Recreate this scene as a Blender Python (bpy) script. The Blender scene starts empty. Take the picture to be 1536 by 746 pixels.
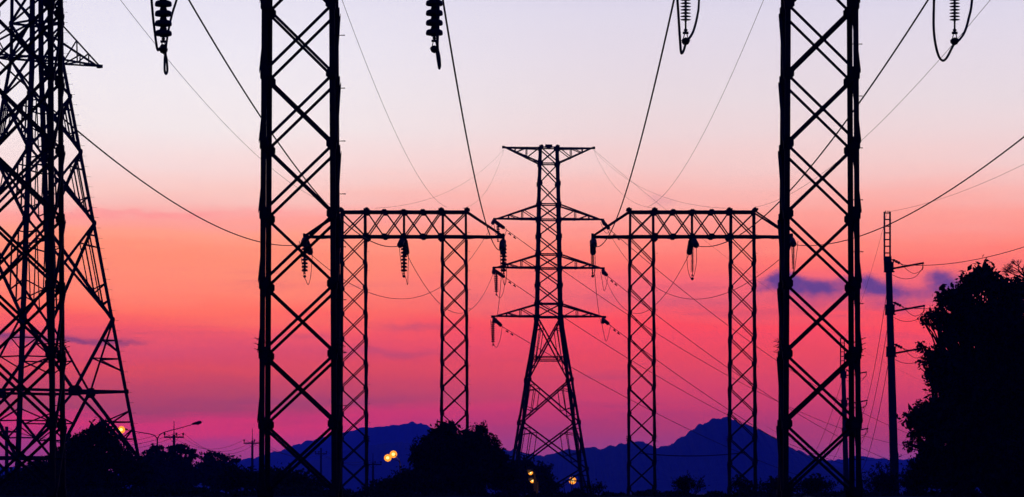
import bpy, math, random
import numpy as np
from mathutils import Vector, Matrix

R = math.radians
rng = np.random.default_rng(11)
random.seed(7)
SC = bpy.context.scene
COL = SC.collection

# ---------------------------------------------------------------- camera
EYE, F, VX, VY = 1.7, 5240.0, 812.0, 737.0      # eye height; focal length and vanishing point in photo pixels
cam_d = bpy.data.cameras.new('camera')
cam = bpy.data.objects.new('camera', cam_d); COL.objects.link(cam)
cam.location = (0, 0, EYE); cam.rotation_euler = (R(90), 0, 0)
cam_d.sensor_width = 36; cam_d.lens = 36 * F / 1536
cam_d.shift_x = (768 - VX) / 1536; cam_d.shift_y = (VY - 373) / 1536
cam_d.clip_start = 0.5; cam_d.clip_end = 60000
SC.camera = cam
SC.view_settings.view_transform = 'Standard'; SC.view_settings.look = 'None'
SC.view_settings.exposure = 0; SC.view_settings.gamma = 1
SC.cycles.volume_bounces = 1
SC.cycles.max_bounces = 5
SC.cycles.use_denoising = True; SC.cycles.denoiser = 'OPENIMAGEDENOISE'; SC.cycles.denoising_prefilter = 'ACCURATE'

def P(x, y, D):                                  # a point seen at photo pixel (x, y), D metres away
    return Vector(((x - VX) * D / F, D, EYE + (VY - y) * D / F))

# ---------------------------------------------------------------- sky
SIGMA, HAZE_END, HAZE_TOP = 1.52e-4, 8400.0, 190.0   # even air: density, far face, top
SCAT = (0.005, 0.009, 0.200)                     # what that air scatters back per unit opacity (measured)

def lin(c):
    return tuple(((v / 255) / 12.92 if v / 255 <= 0.04045 else ((v / 255 + 0.055) / 1.055) ** 2.4) for v in c)

def behind_haze(c, v):                           # the sky's own radiance, so that it looks like c through the air
    L = min(HAZE_END, (HAZE_TOP - EYE) / max(v, 1e-4))
    T = math.exp(-SIGMA * L)
    return [max(0.0, (a - s * (1 - T)) / T) for a, s in zip(lin(c), SCAT)]

SKY_L = [(737, (112, 60, 138)), (690, (140, 60, 135)), (660, (168, 60, 130)), (640, (192, 56, 122)), (624, (204, 56, 118)),
         (609, (166, 68, 110)), (582, (190, 69, 106)), (564, (211, 75, 101)), (545, (212, 75, 106)), (525, (216, 79, 112)), (505, (229, 85, 110)),
         (490, (243, 93, 105)), (472, (254, 112, 103)), (445, (255, 131, 115)), (415, (255, 140, 120)), (384, (255, 142, 120)),
         (355, (255, 158, 138)), (338, (254, 159, 150)), (325, (254, 164, 160)), (310, (250, 180, 176)), (285, (250, 200, 195)),
         (253, (247, 217, 217)), (196, (243, 231, 234)), (140, (241, 233, 239)), (80, (237, 232, 243)), (0, (230, 226, 242))]
SKY_R = [(737, (112, 62, 140)), (690, (138, 62, 136)), (654, (162, 60, 119)), (624, (184, 60, 113)), (600, (197, 63, 110)),
         (570, (212, 69, 105)), (545, (224, 71, 101)), (515, (236, 74, 103)), (494, (247, 76, 98)), (482, (244, 85, 104)),
         (457, (232, 93, 116)), (432, (243, 103, 120)), (412, (250, 110, 114)), (390, (254, 122, 118)), (368, (254, 137, 129)),
         (352, (253, 146, 140)), (325, (252, 161, 155)), (300, (249, 178, 174)), (275, (246, 192, 190)), (252, (243, 203, 203)),
         (200, (237, 213, 217)), (150, (232, 217, 224)), (90, (228, 217, 229)), (25, (223, 216, 233)), (0, (219, 213, 233))]

world = bpy.data.worlds.new('World'); SC.world = world; world.use_nodes = True
WN = world.node_tree; WN.nodes.clear()

class E:                                         # a float expression made of math nodes
    def __init__(s, sock): s.s = sock
    @staticmethod
    def op(kind, *a, clamp=False):
        n = WN.nodes.new('ShaderNodeMath'); n.operation = kind; n.use_clamp = clamp
        for i, v in enumerate(a):
            if isinstance(v, E): WN.links.new(v.s, n.inputs[i])
            else: n.inputs[i].default_value = v
        return E(n.outputs[0])
    def __add__(s, o): return E.op('ADD', s, o)
    def __radd__(s, o): return E.op('ADD', s, o)
    def __sub__(s, o): return E.op('SUBTRACT', s, o)
    def __rsub__(s, o): return E.op('SUBTRACT', o, s)
    def __mul__(s, o): return E.op('MULTIPLY', s, o)
    __rmul__ = __mul__
    def __truediv__(s, o): return E.op('DIVIDE', s, o)
def smooth(x, a, b):
    n = WN.nodes.new('ShaderNodeMapRange'); n.interpolation_type = 'SMOOTHSTEP'
    WN.links.new(x.s, n.inputs[0]); n.inputs[1].default_value = a; n.inputs[2].default_value = b
    return E(n.outputs[0])
def wmix(f, a, b):
    n = WN.nodes.new('ShaderNodeMix'); n.data_type = 'RGBA'
    if isinstance(f, E): WN.links.new(f.s, n.inputs[0])
    else: n.inputs[0].default_value = f
    for k, v in ((6, a), (7, b)):
        if isinstance(v, tuple): n.inputs[k].default_value = v + (1,) if len(v) == 3 else v
        else: WN.links.new(v, n.inputs[k])
    return n.outputs[2]
def wramp(fac, stops):
    n = WN.nodes.new('ShaderNodeValToRGB'); cr = n.color_ramp; cr.interpolation = 'LINEAR'
    while len(cr.elements) < len(stops): cr.elements.new(1.0)
    for e, (p, c) in zip(cr.elements, stops): e.position = p
    for e, (p, c) in zip(cr.elements, stops): e.position = p; e.color = tuple(c) + (1,)
    WN.links.new(fac.s, n.inputs[0]); return n.outputs[0]
tc = WN.nodes.new('ShaderNodeTexCoord')
sep = WN.nodes.new('ShaderNodeSeparateXYZ'); WN.links.new(tc.outputs['Generated'], sep.inputs[0])
dx, dy, dz = (E(sep.outputs[i]) for i in range(3))
hor = E.op('MAXIMUM', E.op('SQRT', dx * dx + dy * dy), 0.001)
elev = dz / hor                                   # tangent of the elevation
azim = dx / hor                                   # about the tangent of the azimuth ahead
def wnoise(su, sv, detail=4, rough=0.55, off=0.0):
    c = WN.nodes.new('ShaderNodeCombineXYZ')
    WN.links.new((azim * su + off).s, c.inputs[0]); WN.links.new((elev * sv).s, c.inputs[1]); WN.links.new((dy * 0.5).s, c.inputs[2])
    n = WN.nodes.new('ShaderNodeTexNoise'); n.inputs['Scale'].default_value = 1
    n.inputs['Detail'].default_value = detail; n.inputs['Roughness'].default_value = rough
    WN.links.new(c.outputs[0], n.inputs['Vector'])
    return E(n.outputs['Fac']) - 0.5
VMAX = 0.16
streak = wnoise(13, 150, 5)                       # long flat streaks of high cloud
wave = wnoise(9, 40, 3, off=4.2)
warped = elev + streak * 0.0115 * smooth(elev, 0.115, 0.07) + wave * 0.012 * smooth(elev, 0.13, 0.07)
fac = E.op('DIVIDE', warped, VMAX, clamp=True)
def stops_of(tab):
    return [((VY - y) / F / VMAX, behind_haze(c, (VY - y) / F)) for y, c in tab]
glow = wmix(smooth(azim, (330 - VX) / F, (1020 - VX) / F), wramp(fac, stops_of(SKY_L)), wramp(fac, stops_of(SKY_R)))
# darker mauve streaks low in the glow
mv = smooth(wnoise(16, 210, 4, off=9.0), 0.06, 0.26) * smooth(elev, 0.008, 0.03) * smooth(elev, 0.075, 0.055) * 0.36
glow = wmix(mv, glow, tuple(behind_haze((168, 74, 120), 0.045)))
# small blue clouds on the right, a flat streak on the left
w1 = wnoise(95, 130, 6, 0.6, off=2.0); w2 = wnoise(95, 130, 6, 0.6, off=7.7)
w3 = wnoise(48, 70, 2, 0.5, off=3.3)
cu, cv = azim + w1 * 0.009, elev + w2 * 0.0045 + w3 * 0.0055
def puff(cx, cy, rx, ry, a):
    u = (cu - (cx - VX) / F) / (rx / F); v = (cv - (VY - cy) / F) / (ry / F)
    g = E.op('POWER', 2.718, (u * u + v * v) * -1.0)
    return 1.0 - g * a
def cloud(blobs):
    d = None
    for b in blobs: d = puff(*b) if d is None else d * puff(*b)
    return 1.0 - d
right_c = cloud([(1146, 430, 22, 9, .55), (1170, 424, 26, 14, .8), (1206, 429, 34, 13, .8), (1240, 436, 32, 10, .75), (1266, 427, 26, 9, .5), (1300, 424, 34, 16, .97), (1330, 434, 32, 11, .85), (1366, 438, 30, 7, .35), (1406, 420, 30, 14, .85), (1428, 433, 32, 14, .6), (1390, 440, 46, 16, .38), (1200, 452, 110, 18, .26), (1340, 454, 120, 20, .30)])
body = smooth(right_c * (1.0 + w1 * 2.2), 0.09, 0.92)
glow = wmix(body * 0.92, glow, tuple(behind_haze((68, 60, 144), 0.058)))
left_c = cloud([(20, 506, 60, 5, .8), (110, 514, 60, 5, .75), (185, 516, 50, 4, .6), (60, 512, 140, 7, .45)])
glow = wmix(smooth(left_c, 0.08, 0.9) * 0.8, glow, tuple(behind_haze((112, 62, 122), 0.043)))
mauve = cloud([(625, 488, 70, 6, .45), (585, 528, 110, 8, .5), (470, 508, 70, 6, .4), (330, 498, 60, 4, .25), (900, 446, 60, 8, .3), (760, 470, 50, 5, .3), (1070, 458, 110, 10, .3), (360, 604, 120, 9, .4), (560, 600, 120, 10, .35), (1330, 505, 80, 8, .3)])
glow = wmix(smooth(mauve * (1.0 + w1 * 1.5), 0.02, 0.7) * 0.55, glow, tuple(behind_haze((165, 72, 122), 0.043)))
rose = cloud([(215, 323, 150, 7, .8), (120, 330, 90, 6, .5), (420, 318, 70, 6, .4)])
glow = wmix(smooth(rose * (1.0 + w1), 0.05, 0.9) * 0.7, glow, tuple(behind_haze((253, 146, 150), 0.079)))
wisp = cloud([(985, 298, 13, 8, .35), (1005, 302, 12, 6, .25)])
glow = wmix(wisp, glow, tuple(behind_haze((200, 140, 165), 0.083)))
upper = wramp(E.op('DIVIDE', elev, 2.0, clamp=True), [(0.0, (.70, .69, .85)), (0.08, (.66, .65, .84)), (0.11, (.42, .43, .68)), (0.17, (.10, .14, .46)), (0.32, (.02, .05, .38)), (1.0, (.008, .024, .37))])
front = wmix(smooth(elev, 0.145, 0.16), glow, upper)
dusk = wramp(E.op('DIVIDE', elev, 2.0, clamp=True), [(0.0, (.010, .024, .36)), (0.12, (.010, .024, .38)), (1.0, (.008, .024, .37))])
ahead = smooth(dy / hor, 0.80, 0.95)             # the afterglow is ahead only; the sky behind is dusk blue
sky_col = wmix(ahead, dusk, front)
sky_col = wmix(smooth(elev, -0.002, -0.02), sky_col, (.01, .01, .02))
nish = WN.nodes.new('ShaderNodeTexSky'); nish.sky_type = 'NISHITA'; nish.sun_disc = False
nish.sun_elevation = R(0.4); nish.sun_rotation = R(0)
bg1 = WN.nodes.new('ShaderNodeBackground'); WN.links.new(sky_col, bg1.inputs[0]); bg1.inputs[1].default_value = 1
bg2 = WN.nodes.new('ShaderNodeBackground'); WN.links.new(nish.outputs[0], bg2.inputs[0]); bg2.inputs[1].default_value = 0.0015
add = WN.nodes.new('ShaderNodeAddShader'); WN.links.new(bg1.outputs[0], add.inputs[0]); WN.links.new(bg2.outputs[0], add.inputs[1])
wo = WN.nodes.new('ShaderNodeOutputWorld'); WN.links.new(add.outputs[0], wo.inputs[0])
world.cycles.sampling_method = 'MANUAL'; world.cycles.sample_map_resolution = 1024

sun_d = bpy.data.lights.new('sun', 'SUN'); sun_d.energy = 0.02; sun_d.angle = R(0.5); sun_d.color = (1, .55, .45)
sun = bpy.data.objects.new('sun', sun_d); COL.objects.link(sun)
sun.rotation_euler = (R(-89.6), 0, 0)             # just at the horizon ahead, behind the hills

# ---------------------------------------------------------------- materials
def mat(name, base, rough=.7, metal=0.0, var=.35, scale=6, spec=.2):
    m = bpy.data.materials.new(name); m.use_nodes = True; nt = m.node_tree
    b = nt.nodes['Principled BSDF']; b.inputs['Roughness'].default_value = rough; b.inputs['Metallic'].default_value = metal
    b.inputs['Specular IOR Level'].default_value = spec
    t = nt.nodes.new('ShaderNodeTexCoord'); n = nt.nodes.new('ShaderNodeTexNoise'); n.inputs['Scale'].default_value = scale; n.inputs['Detail'].default_value = 5
    nt.links.new(t.outputs['Object'], n.inputs['Vector'])
    r = nt.nodes.new('ShaderNodeValToRGB'); r.color_ramp.elements[0].position = .3; r.color_ramp.elements[1].position = .7
    r.color_ramp.elements[0].color = tuple(c * (1 - var) for c in base) + (1,); r.color_ramp.elements[1].color = tuple(c * (1 + var) for c in base) + (1,)
    nt.links.new(n.outputs['Fac'], r.inputs[0]); nt.links.new(r.outputs[0], b.inputs['Base Color'])
    return m
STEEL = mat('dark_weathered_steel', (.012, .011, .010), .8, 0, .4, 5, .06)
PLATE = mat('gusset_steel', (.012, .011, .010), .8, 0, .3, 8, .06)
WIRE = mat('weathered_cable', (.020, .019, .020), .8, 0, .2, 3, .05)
PORC = mat('brown_porcelain', (.025, .013, .010), .5, 0, .2, 12, .1)
POLY = mat('grey_polymer', (.03, .03, .032), .6, 0, .2, 12, .1)
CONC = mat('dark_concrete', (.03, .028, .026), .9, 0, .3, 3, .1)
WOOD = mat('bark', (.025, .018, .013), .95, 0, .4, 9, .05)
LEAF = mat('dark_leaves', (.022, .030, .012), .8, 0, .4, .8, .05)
LEAF2 = mat('dry_leaves', (.026, .028, .012), .8, 0, .4, .8, .05)
SOIL = mat('dark_grassy_soil', (.03, .032, .018), .95, 0, .5, .6, .05)
FOREST = mat('hill_forest', (.035, .050, .045), .95, 0, .35, .05, .03)
def lamp_mat(name, col, s):
    m = bpy.data.materials.new(name); m.use_nodes = True; nt = m.node_tree; nt.nodes.clear()
    e = nt.nodes.new('ShaderNodeEmission'); e.inputs[0].default_value = col + (1,); e.inputs[1].default_value = s
    o = nt.nodes.new('ShaderNodeOutputMaterial'); nt.links.new(e.outputs[0], o.inputs[0]); return m
SODIUM = lamp_mat('lit_sodium_core', (1.0, .66, .22), 1.9)
AMBER = lamp_mat('amber_glow_bowl', (1.0, .30, .02), 1.5)  # orange emission standing in for the glow round a lit lamp

# ---------------------------------------------------------------- mesh helpers
def tag(o, label, cat, group=None, kind=None):
    if label: o['label'] = label
    if cat: o['category'] = cat
    if group: o['group'] = group
    if kind: o['kind'] = kind
    return o
def thing(name, label, cat, loc=(0, 0, 0), rz=0.0, group=None):
    o = bpy.data.objects.new(name, None); COL.objects.link(o); o.empty_display_size = .3
    o.location = loc; o.rotation_euler = (0, 0, rz)
    return tag(o, label, cat, group)
def frame(d):
    d = d.normalized(); a = Vector((0, 0, 1)) if abs(d.z) < .95 else Vector((0, 1, 0))
    u = d.cross(a).normalized(); return u, u.cross(d).normalized()
class MB:
    def __init__(s): s.v, s.f, s.smooth = [], [], []
    def add(s, vs, fs, sm=False):
        k = len(s.v); s.v += [tuple(p) for p in vs]; s.f += [tuple(i + k for i in f) for f in fs]; s.smooth += [sm] * len(fs)
    def prism(s, p, q, prof, u, v):
        n = len(prof)
        vs = [p + u * a + v * b for a, b in prof] + [q + u * a + v * b for a, b in prof]
        s.add(vs, [(i, (i + 1) % n, n + (i + 1) % n, n + i) for i in range(n)] + [tuple(range(n))[::-1], tuple(range(n, 2 * n))])
    def angle(s, p, q, w, u=None, v=None, t=None):            # an L section from p to q, its corner on the line pq
        p, q = Vector(p), Vector(q); d = (q - p).normalized(); t = t or w * .13
        if u is None: u, v = frame(d)
        u = (u - d * u.dot(d)).normalized(); v = (v - d * v.dot(d) - u * v.dot(u)).normalized()
        s.prism(p, q, [(0, 0), (w, 0), (w, t), (t, t), (t, w), (0, w)], u, v)
    def brace(s, p, q, w, n):                                  # an angle lying in the face whose outward normal is n, centred on pq
        p, q = Vector(p), Vector(q); d = (q - p).normalized(); n = Vector(n); u = n.cross(d).normalized(); t = w * .14
        s.prism(p - u * w / 2, q - u * w / 2, [(0, 0), (w, 0), (w, t), (t, t), (t, w * .8), (0, w * .8)], u, -n)
    def box(s, c, sx, sy, sz, M=None):
        c = Vector(c); vs = []
        for z in (-1, 1):
            for x, y in ((-1, -1), (1, -1), (1, 1), (-1, 1)):
                p = Vector((x * sx / 2, y * sy / 2, z * sz / 2)); vs.append(c + (M @ p if M else p))
        s.add(vs, [(3, 2, 1, 0), (4, 5, 6, 7), (0, 1, 5, 4), (1, 2, 6, 5), (2, 3, 7, 6), (3, 0, 4, 7)])
    def plate(s, c, u, n, w, h, t=.012, cut=.25):              # an eight-cornered gusset plate in the face with normal n
        c, u, n = Vector(c), Vector(u).normalized(), Vector(n).normalized(); v = n.cross(u)
        a, b, k = w / 2, h / 2, cut * min(w, h)
        pr = [(-a, -b + k), (-a + k, -b), (a - k, -b), (a, -b + k), (a, b - k), (a - k, b), (-a + k, b), (-a, b - k)]
        s.prism(c - n * t / 2, c + n * t / 2, pr, u, v)
    def tube(s, pts, r, n=6, r2=None, caps=True):
        pts = [Vector(p) for p in pts]; m = len(pts); vs = []
        u0 = None
        for i, p in enumerate(pts):
            d = (pts[min(i + 1, m - 1)] - pts[max(i - 1, 0)]).normalized()
            if u0 is None: u, v = frame(d)
            else:
                u = (u0 - d * u0.dot(d)).normalized(); v = d.cross(u)
            u0 = u; rr = r + ((r2 if r2 is not None else r) - r) * i / max(1, m - 1)
            vs += [p + (u * math.cos(6.28318 * k / n) + v * math.sin(6.28318 * k / n)) * rr for k in range(n)]
        fs = [(i * n + k, i * n + (k + 1) % n, (i + 1) * n + (k + 1) % n, (i + 1) * n + k) for i in range(m - 1) for k in range(n)]
        if caps: fs += [tuple(range(n))[::-1], tuple(range((m - 1) * n, m * n))]
        s.add(vs, fs, True)
    def lathe(s, prof, o, d, n=14):                            # prof: (radius, distance along d)
        o, d = Vector(o), Vector(d).normalized(); u, v = frame(d); vs = []
        for r, z in prof: vs += [o + d * z + (u * math.cos(6.28318 * k / n) + v * math.sin(6.28318 * k / n)) * max(r, 1e-4) for k in range(n)]
        m = len(prof)
        fs = [(i * n + k, i * n + (k + 1) % n, (i + 1) * n + (k + 1) % n, (i + 1) * n + k) for i in range(m - 1) for k in range(n)]
        s.add(vs, fs + [tuple(range(n))[::-1], tuple(range((m - 1) * n, m * n))], True)
    def build(s, name, m, parent=None):
        me = bpy.data.meshes.new(name); me.from_pydata(s.v, [], s.f); me.materials.append(m)
        me.polygons.foreach_set('use_smooth', s.smooth); me.update()
        o = bpy.data.objects.new(name, me); COL.objects.link(o)
        if parent is not None: o.parent = parent
        return o
def copy_tree(o, parent=None):
    c = o.copy(); COL.objects.link(c); c.parent = parent
    for ch in [x for x in bpy.data.objects if x.parent == o]: copy_tree(ch, c)
    return c
V3 = Vector

# ---------------------------------------------------------------- haze, ground, hills
def make_ground():
    ys = sorted(set([-60, 0, 30, 60, 90, 105, 112] + [114 + i for i in range(0, 16, 1)] + [132, 140, 160, 200, 300, 450, 700, 1000, 1500, 2500, 4000, 5500, 7000]))
    xs = sorted(set(list(range(-60, 61, 3)) + [-3000, -2000, -1000, -500, -250, -120, -80, 80, 120, 250, 500, 1000, 2000, 3000]))
    m = MB(); vs = []
    for y in ys:
        for x in xs:
            k = max(0, 1 - ((y - 121.5) / 7.0) ** 2); z = 1.50 * min(1, k * 2.0) * (1 if abs(x) < 90 else .2)
            z += .05 * math.sin(x * .9 + y) * (1 if abs(x) < 70 and y < 130 else 0); vs.append((x, y, z))
    n = len(xs)
    m.add(vs, [(j * n + i, j * n + i + 1, (j + 1) * n + i + 1, (j + 1) * n + i) for j in range(len(ys) - 1) for i in range(n - 1)], True)
    tag(m.build('ground', SOIL), 'dark grassy ground with a low earth bank across it', None, None, 'structure')
make_ground()

def make_hill(label, pts, D, depth, seed, rough):
    g = np.random.default_rng(seed); xs = np.arange(pts[0][0], pts[-1][0] + .1, 1.25)
    top = np.interp(xs, [p[0] for p in pts], [p[1] for p in pts])
    def n1(scale):
        k = g.normal(size=int((xs[-1] - xs[0]) / scale) + 4); return np.interp((xs - xs[0]) / scale, np.arange(len(k)), k)
    top = top - rough * (.9 * n1(10) + .6 * n1(4.5) + .5 * np.maximum(0, n1(2.6)))
    rows = [-1, -.85, -.68, -.5, -.34, -.2, -.1, -.04, 0, .05, .2, .5, 1]
    m = MB(); vs = []
    spur = [n1(60) for _ in range(3)]
    for k, t in enumerate(rows):
        s = 1 - abs(t) ** 1.15
        wig = .22 * s * (1 - s) * 4 * (spur[0] * (1 + t) + spur[1] * t + spur[2] * .4)
        jit = g.normal(size=len(xs)) * (2.0 if abs(t) > 0 else 0)
        for i, x in enumerate(xs):
            h = max(0.0, (VY - top[i]) * D / F) * max(0, min(1, s + wig[i] * .35 if abs(t) > .03 else s)) + EYE * s
            yy = D + t * depth + 40 * spur[0][i]
            vs.append(((x - VX) * D / F, yy, h * (yy / D if t == 0 else 1) - 1.0 * (t in (-1, 1)) + jit[i] * s * (1 - s)))
    n = len(xs)
    m.add(vs, [(j * n + i, j * n + i + 1, (j + 1) * n + i + 1, (j + 1) * n + i) for j in range(len(rows) - 1) for i in range(n - 1)], False)
    return tag(m.build('hill', FOREST), label, None, None, 'structure')
make_hill('broad blue hill with a long left shoulder behind the left gantries',
          [(-260, 700), (-100, 706), (0, 700), (90, 704), (200, 708), (300, 700), (345, 692), (375, 687), (395, 683), (420, 675), (460, 662), (500, 651), (540, 643), (580, 640), (600, 637), (618, 634), (632, 634), (645, 640), (660, 650), (690, 660), (720, 668), (750, 673), (800, 684), (860, 694), (940, 705), (1100, 720)], 7000, 900, 3, 1.0)
make_hill('low dark foothill in front of the broad left hill',
          [(-200, 728), (100, 722), (350, 714), (430, 700), (500, 684), (545, 670), (590, 664), (640, 670), (690, 682), (730, 690), (780, 700), (900, 725)], 5000, 500, 14, 1.0)
make_hill('pointed dark blue hill behind the right gantries',
          [(640, 716), (700, 692), (735, 680), (760, 676), (790, 679), (810, 684), (830, 679), (845, 676), (870, 675), (882, 673), (895, 671), (905, 673), (916, 668), (930, 667), (945, 662), (960, 662), (975, 667), (984, 671), (1000, 668), (1020, 656), (1040, 645), (1055, 634), (1068, 628), (1085, 627), (1096, 629), (1112, 634), (1140, 646), (1160, 656), (1176, 666), (1200, 679), (1230, 692), (1265, 704), (1320, 716), (1420, 732)], 4250, 600, 5, 1.5)
make_hill('distant pale blue ridge behind the tall davit arm pole',
          [(1090, 716), (1160, 702), (1220, 692), (1260, 690), (1288, 684), (1305, 687), (1325, 690), (1345, 690), (1370, 687), (1410, 684), (1480, 690), (1560, 684), (1680, 696), (1900, 712)], 6700, 800, 9, .9)

# ---------------------------------------------------------------- gantries
STEP = 1.032
def hw(z): return .585 - .0055 * z               # half width of a gantry column
def make_gantry(label, cx, D, zb, mirror):
    t = thing('steel_gantry', label, 'gantry', (cx, D, 0), 0, 'steel gantries carrying the power lines')
    zt = zb + 1.10; sd = -1 if mirror else 1
    lv = [zb - k * STEP for k in range(20) if zb - k * STEP > .05][::-1]
    lv = [0.12] + lv if lv[0] > .5 else lv
    for c in (-2.075, 2.075):
        m = MB()
        for a, b in zip(lv[:-1], lv[1:]):
            wa, wb = hw(a) - .035, hw(b) - .035
            for sy in (-1, 1):
                for s in (-1, 1):
                    o = .004 if s == sy * sd else .018
                    m.brace((c - s * wa, sy * (hw(a) + o), a + .02), (c + s * wb, sy * (hw(b) + o), b - .02), .043, (0, sy, 0))
            for sx in (-1, 1):
                f = -1 if sx * sd > 0 else 1                   # single lacing on the two side faces
                ya, yb = (hw(a) - .03), (hw(b) - .03)
                m.brace((c + sx * (hw(a) + .032), f * ya * sd * sx, a + .03), (c + sx * (hw(b) + .032), -f * yb * sd * sx, b - .03), .05, (sx, 0, 0))
        for z in lv[1:-1]:
            w = hw(z)
            for sy in (-1, 1):
                for sx in (-1, 1):
                    m.plate((c + sx * (w - .07), sy * (w + .03), z), (1, 0, 0), (0, sy, 0), .12, .15, .01, .3)
                    m.plate((c + sx * (w + .008), sy * (w - .06), z), (0, 1, 0), (sx, 0, 0), .12, .15, .016, .2)
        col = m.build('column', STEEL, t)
        for sx in (-1, 1):
            for sy in (-1, 1):
                l = MB(); w0, w1 = hw(0), hw(zt)
                l.angle((c + sx * w0, sy * w0, -.05), (c + sx * w1, sy * w1, zt), .079, V3((-sx, 0, 0)), V3((0, -sy, 0)), .013)
                l.box((c + sx * (hw(.05) - .05), sy * (hw(.05) - .05), .0), .3, .3, .06)
                if sx == 1 and sy == (-1 if not mirror else 1) * 1:
                    z = .62
                    while z < zt - .3:
                        l.tube([(c + hw(z) - .01, sy * (hw(z) - .03), z), (c + hw(z) + .15, sy * (hw(z) - .03), z)], .009, 5); z += .78
                l.build('leg', STEEL, col)
        for sx in (-1, 1):                                     # spiked strips against climbing
            g = MB(); w = hw(3.86); g.box((c + sx * (w + .02), 0, 3.86), .014, .12, .24)
            for z in (3.78, 3.86, 3.94):
                w = hw(z); g.box((c + sx * (w + .01), 0, z), .012, 2 * w + .05, .016)
                for y in (-w, -w / 3, w / 3, w): g.tube([(c + sx * (w + .01), y, z), (c + sx * (w + .075), y, z + .02)], .007, 4)
            g.build('climbing_guard', PLATE, t)
    b = MB(); hb, xe, tip = .50, 2.62, 4.08
    for sy in (-1, 1):
        b.angle((-xe, sy * hb, zt), (xe, sy * hb, zt), .09, V3((0, -sy, 0)), V3((0, 0, -1)))
        b.angle((-xe, sy * hb, zb), (xe, sy * hb, zb), .09, V3((0, -sy, 0)), V3((0, 0, 1)))
        nodes = [-2.60, -1.54, -.79, 0, .79, 1.54, 2.60]
        for x in (0,): b.brace((x, sy * (hb + .01), zb), (x, sy * (hb + .01), zt), .06, (0, sy, 0))
        for x0, x1 in zip(nodes[:-1], nodes[1:]):
            for k, (za, zc) in enumerate(((zb + .05, zt - .05), (zt - .05, zb + .05))):
                b.brace((x0 + .03, sy * (hb + .004 + .014 * k), za), (x1 - .03, sy * (hb + .004 + .014 * k), zc), .052, (0, sy, 0))
        for x in nodes[1:-1]:
            for z in (zb + .05, zt - .05): b.plate((x, sy * (hb + .035), z), (1, 0, 0), (0, sy, 0), .24, .2, .01, .3)
        for x in (-1.54, 1.54): b.plate((x, sy * (hb + .047), zb + .02), (1, 0, 0), (0, sy, 0), .3, .3, .01, .3)
    for z in (zb - .02, zt + .02):                              # lacing of the top and bottom faces
        for i, (x0, x1) in enumerate(zip(nodes[:-1], nodes[1:])):
            b.brace((x0, -hb if i % 2 else hb, z), (x1, hb if i % 2 else -hb, z), .05, (0, 0, 1 if z > zb + .5 else -1))
            b.brace((x1, -hb, z + .002), (x1, hb, z + .002), .05, (0, 0, 1 if z > zb + .5 else -1))
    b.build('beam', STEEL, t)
    for sx in (-1, 1):
        a = MB()
        for sy in (-1, 1):
            a.angle((sx * (xe + .002), sy * hb, zb), (sx * tip, sy * .2, zb), .085, V3((0, -sy, 0)), V3((0, 0, 1)))
            a.angle((sx * (xe - .05), sy * hb, zt + .02), (sx * tip, sy * .22, zb + .12), .07, V3((0, -sy, 0)), V3((0, 0, -1)))
        mid = sx * (xe + tip) / 2
        a.brace((mid, -.36, zb + .56), (mid, .36, zb + .56), .05, (0, 0, 1))
        a.brace((mid, -.36, zb - .01), (mid, .36, zb - .01), .05, (0, 0, -1))
        for sy in (-1, 1):
            a.brace((sx * xe, sy * hb, zb - .02), (mid, -sy * .35, zb - .02), .045, (0, 0, -1))
            a.brace((mid, sy * .36, zb - .024), (sx * tip, -sy * .2, zb - .024), .045, (0, 0, -1))
        a.box((sx * (tip + .02), 0, zb + .06), .10, .50, .22)
        a.build('side_arm', STEEL, t)
    for c in (-2.62 + .02, -1.54, 1.54, 2.60):
        pk = MB(); pk.box((c, 0, zt + .06), .22, .9, .07); pk.box((c, 0, zt + .11), .1, .14, .1)
        pk.build('cable_bracket', PLATE, t)
    return t
ZBR, ZBN = 12.14, 9.92
XL, XR = -5.66, 6.21
DN, DR = 52.0, 144.0
make_gantry('nearest left lattice gantry, its wide inner leg left of centre', XL, DN, ZBN, False)
make_gantry('nearest right lattice gantry with a single wide lattice leg before the davit arm pole', XR, DN, ZBN, True)
make_gantry('farther lattice gantry left of the central pylon, its whole beam in view', XL, DR, ZBR, False)
make_gantry('farther lattice gantry right of the central pylon, above the pointed hill', XR, DR, ZBR, True)

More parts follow.
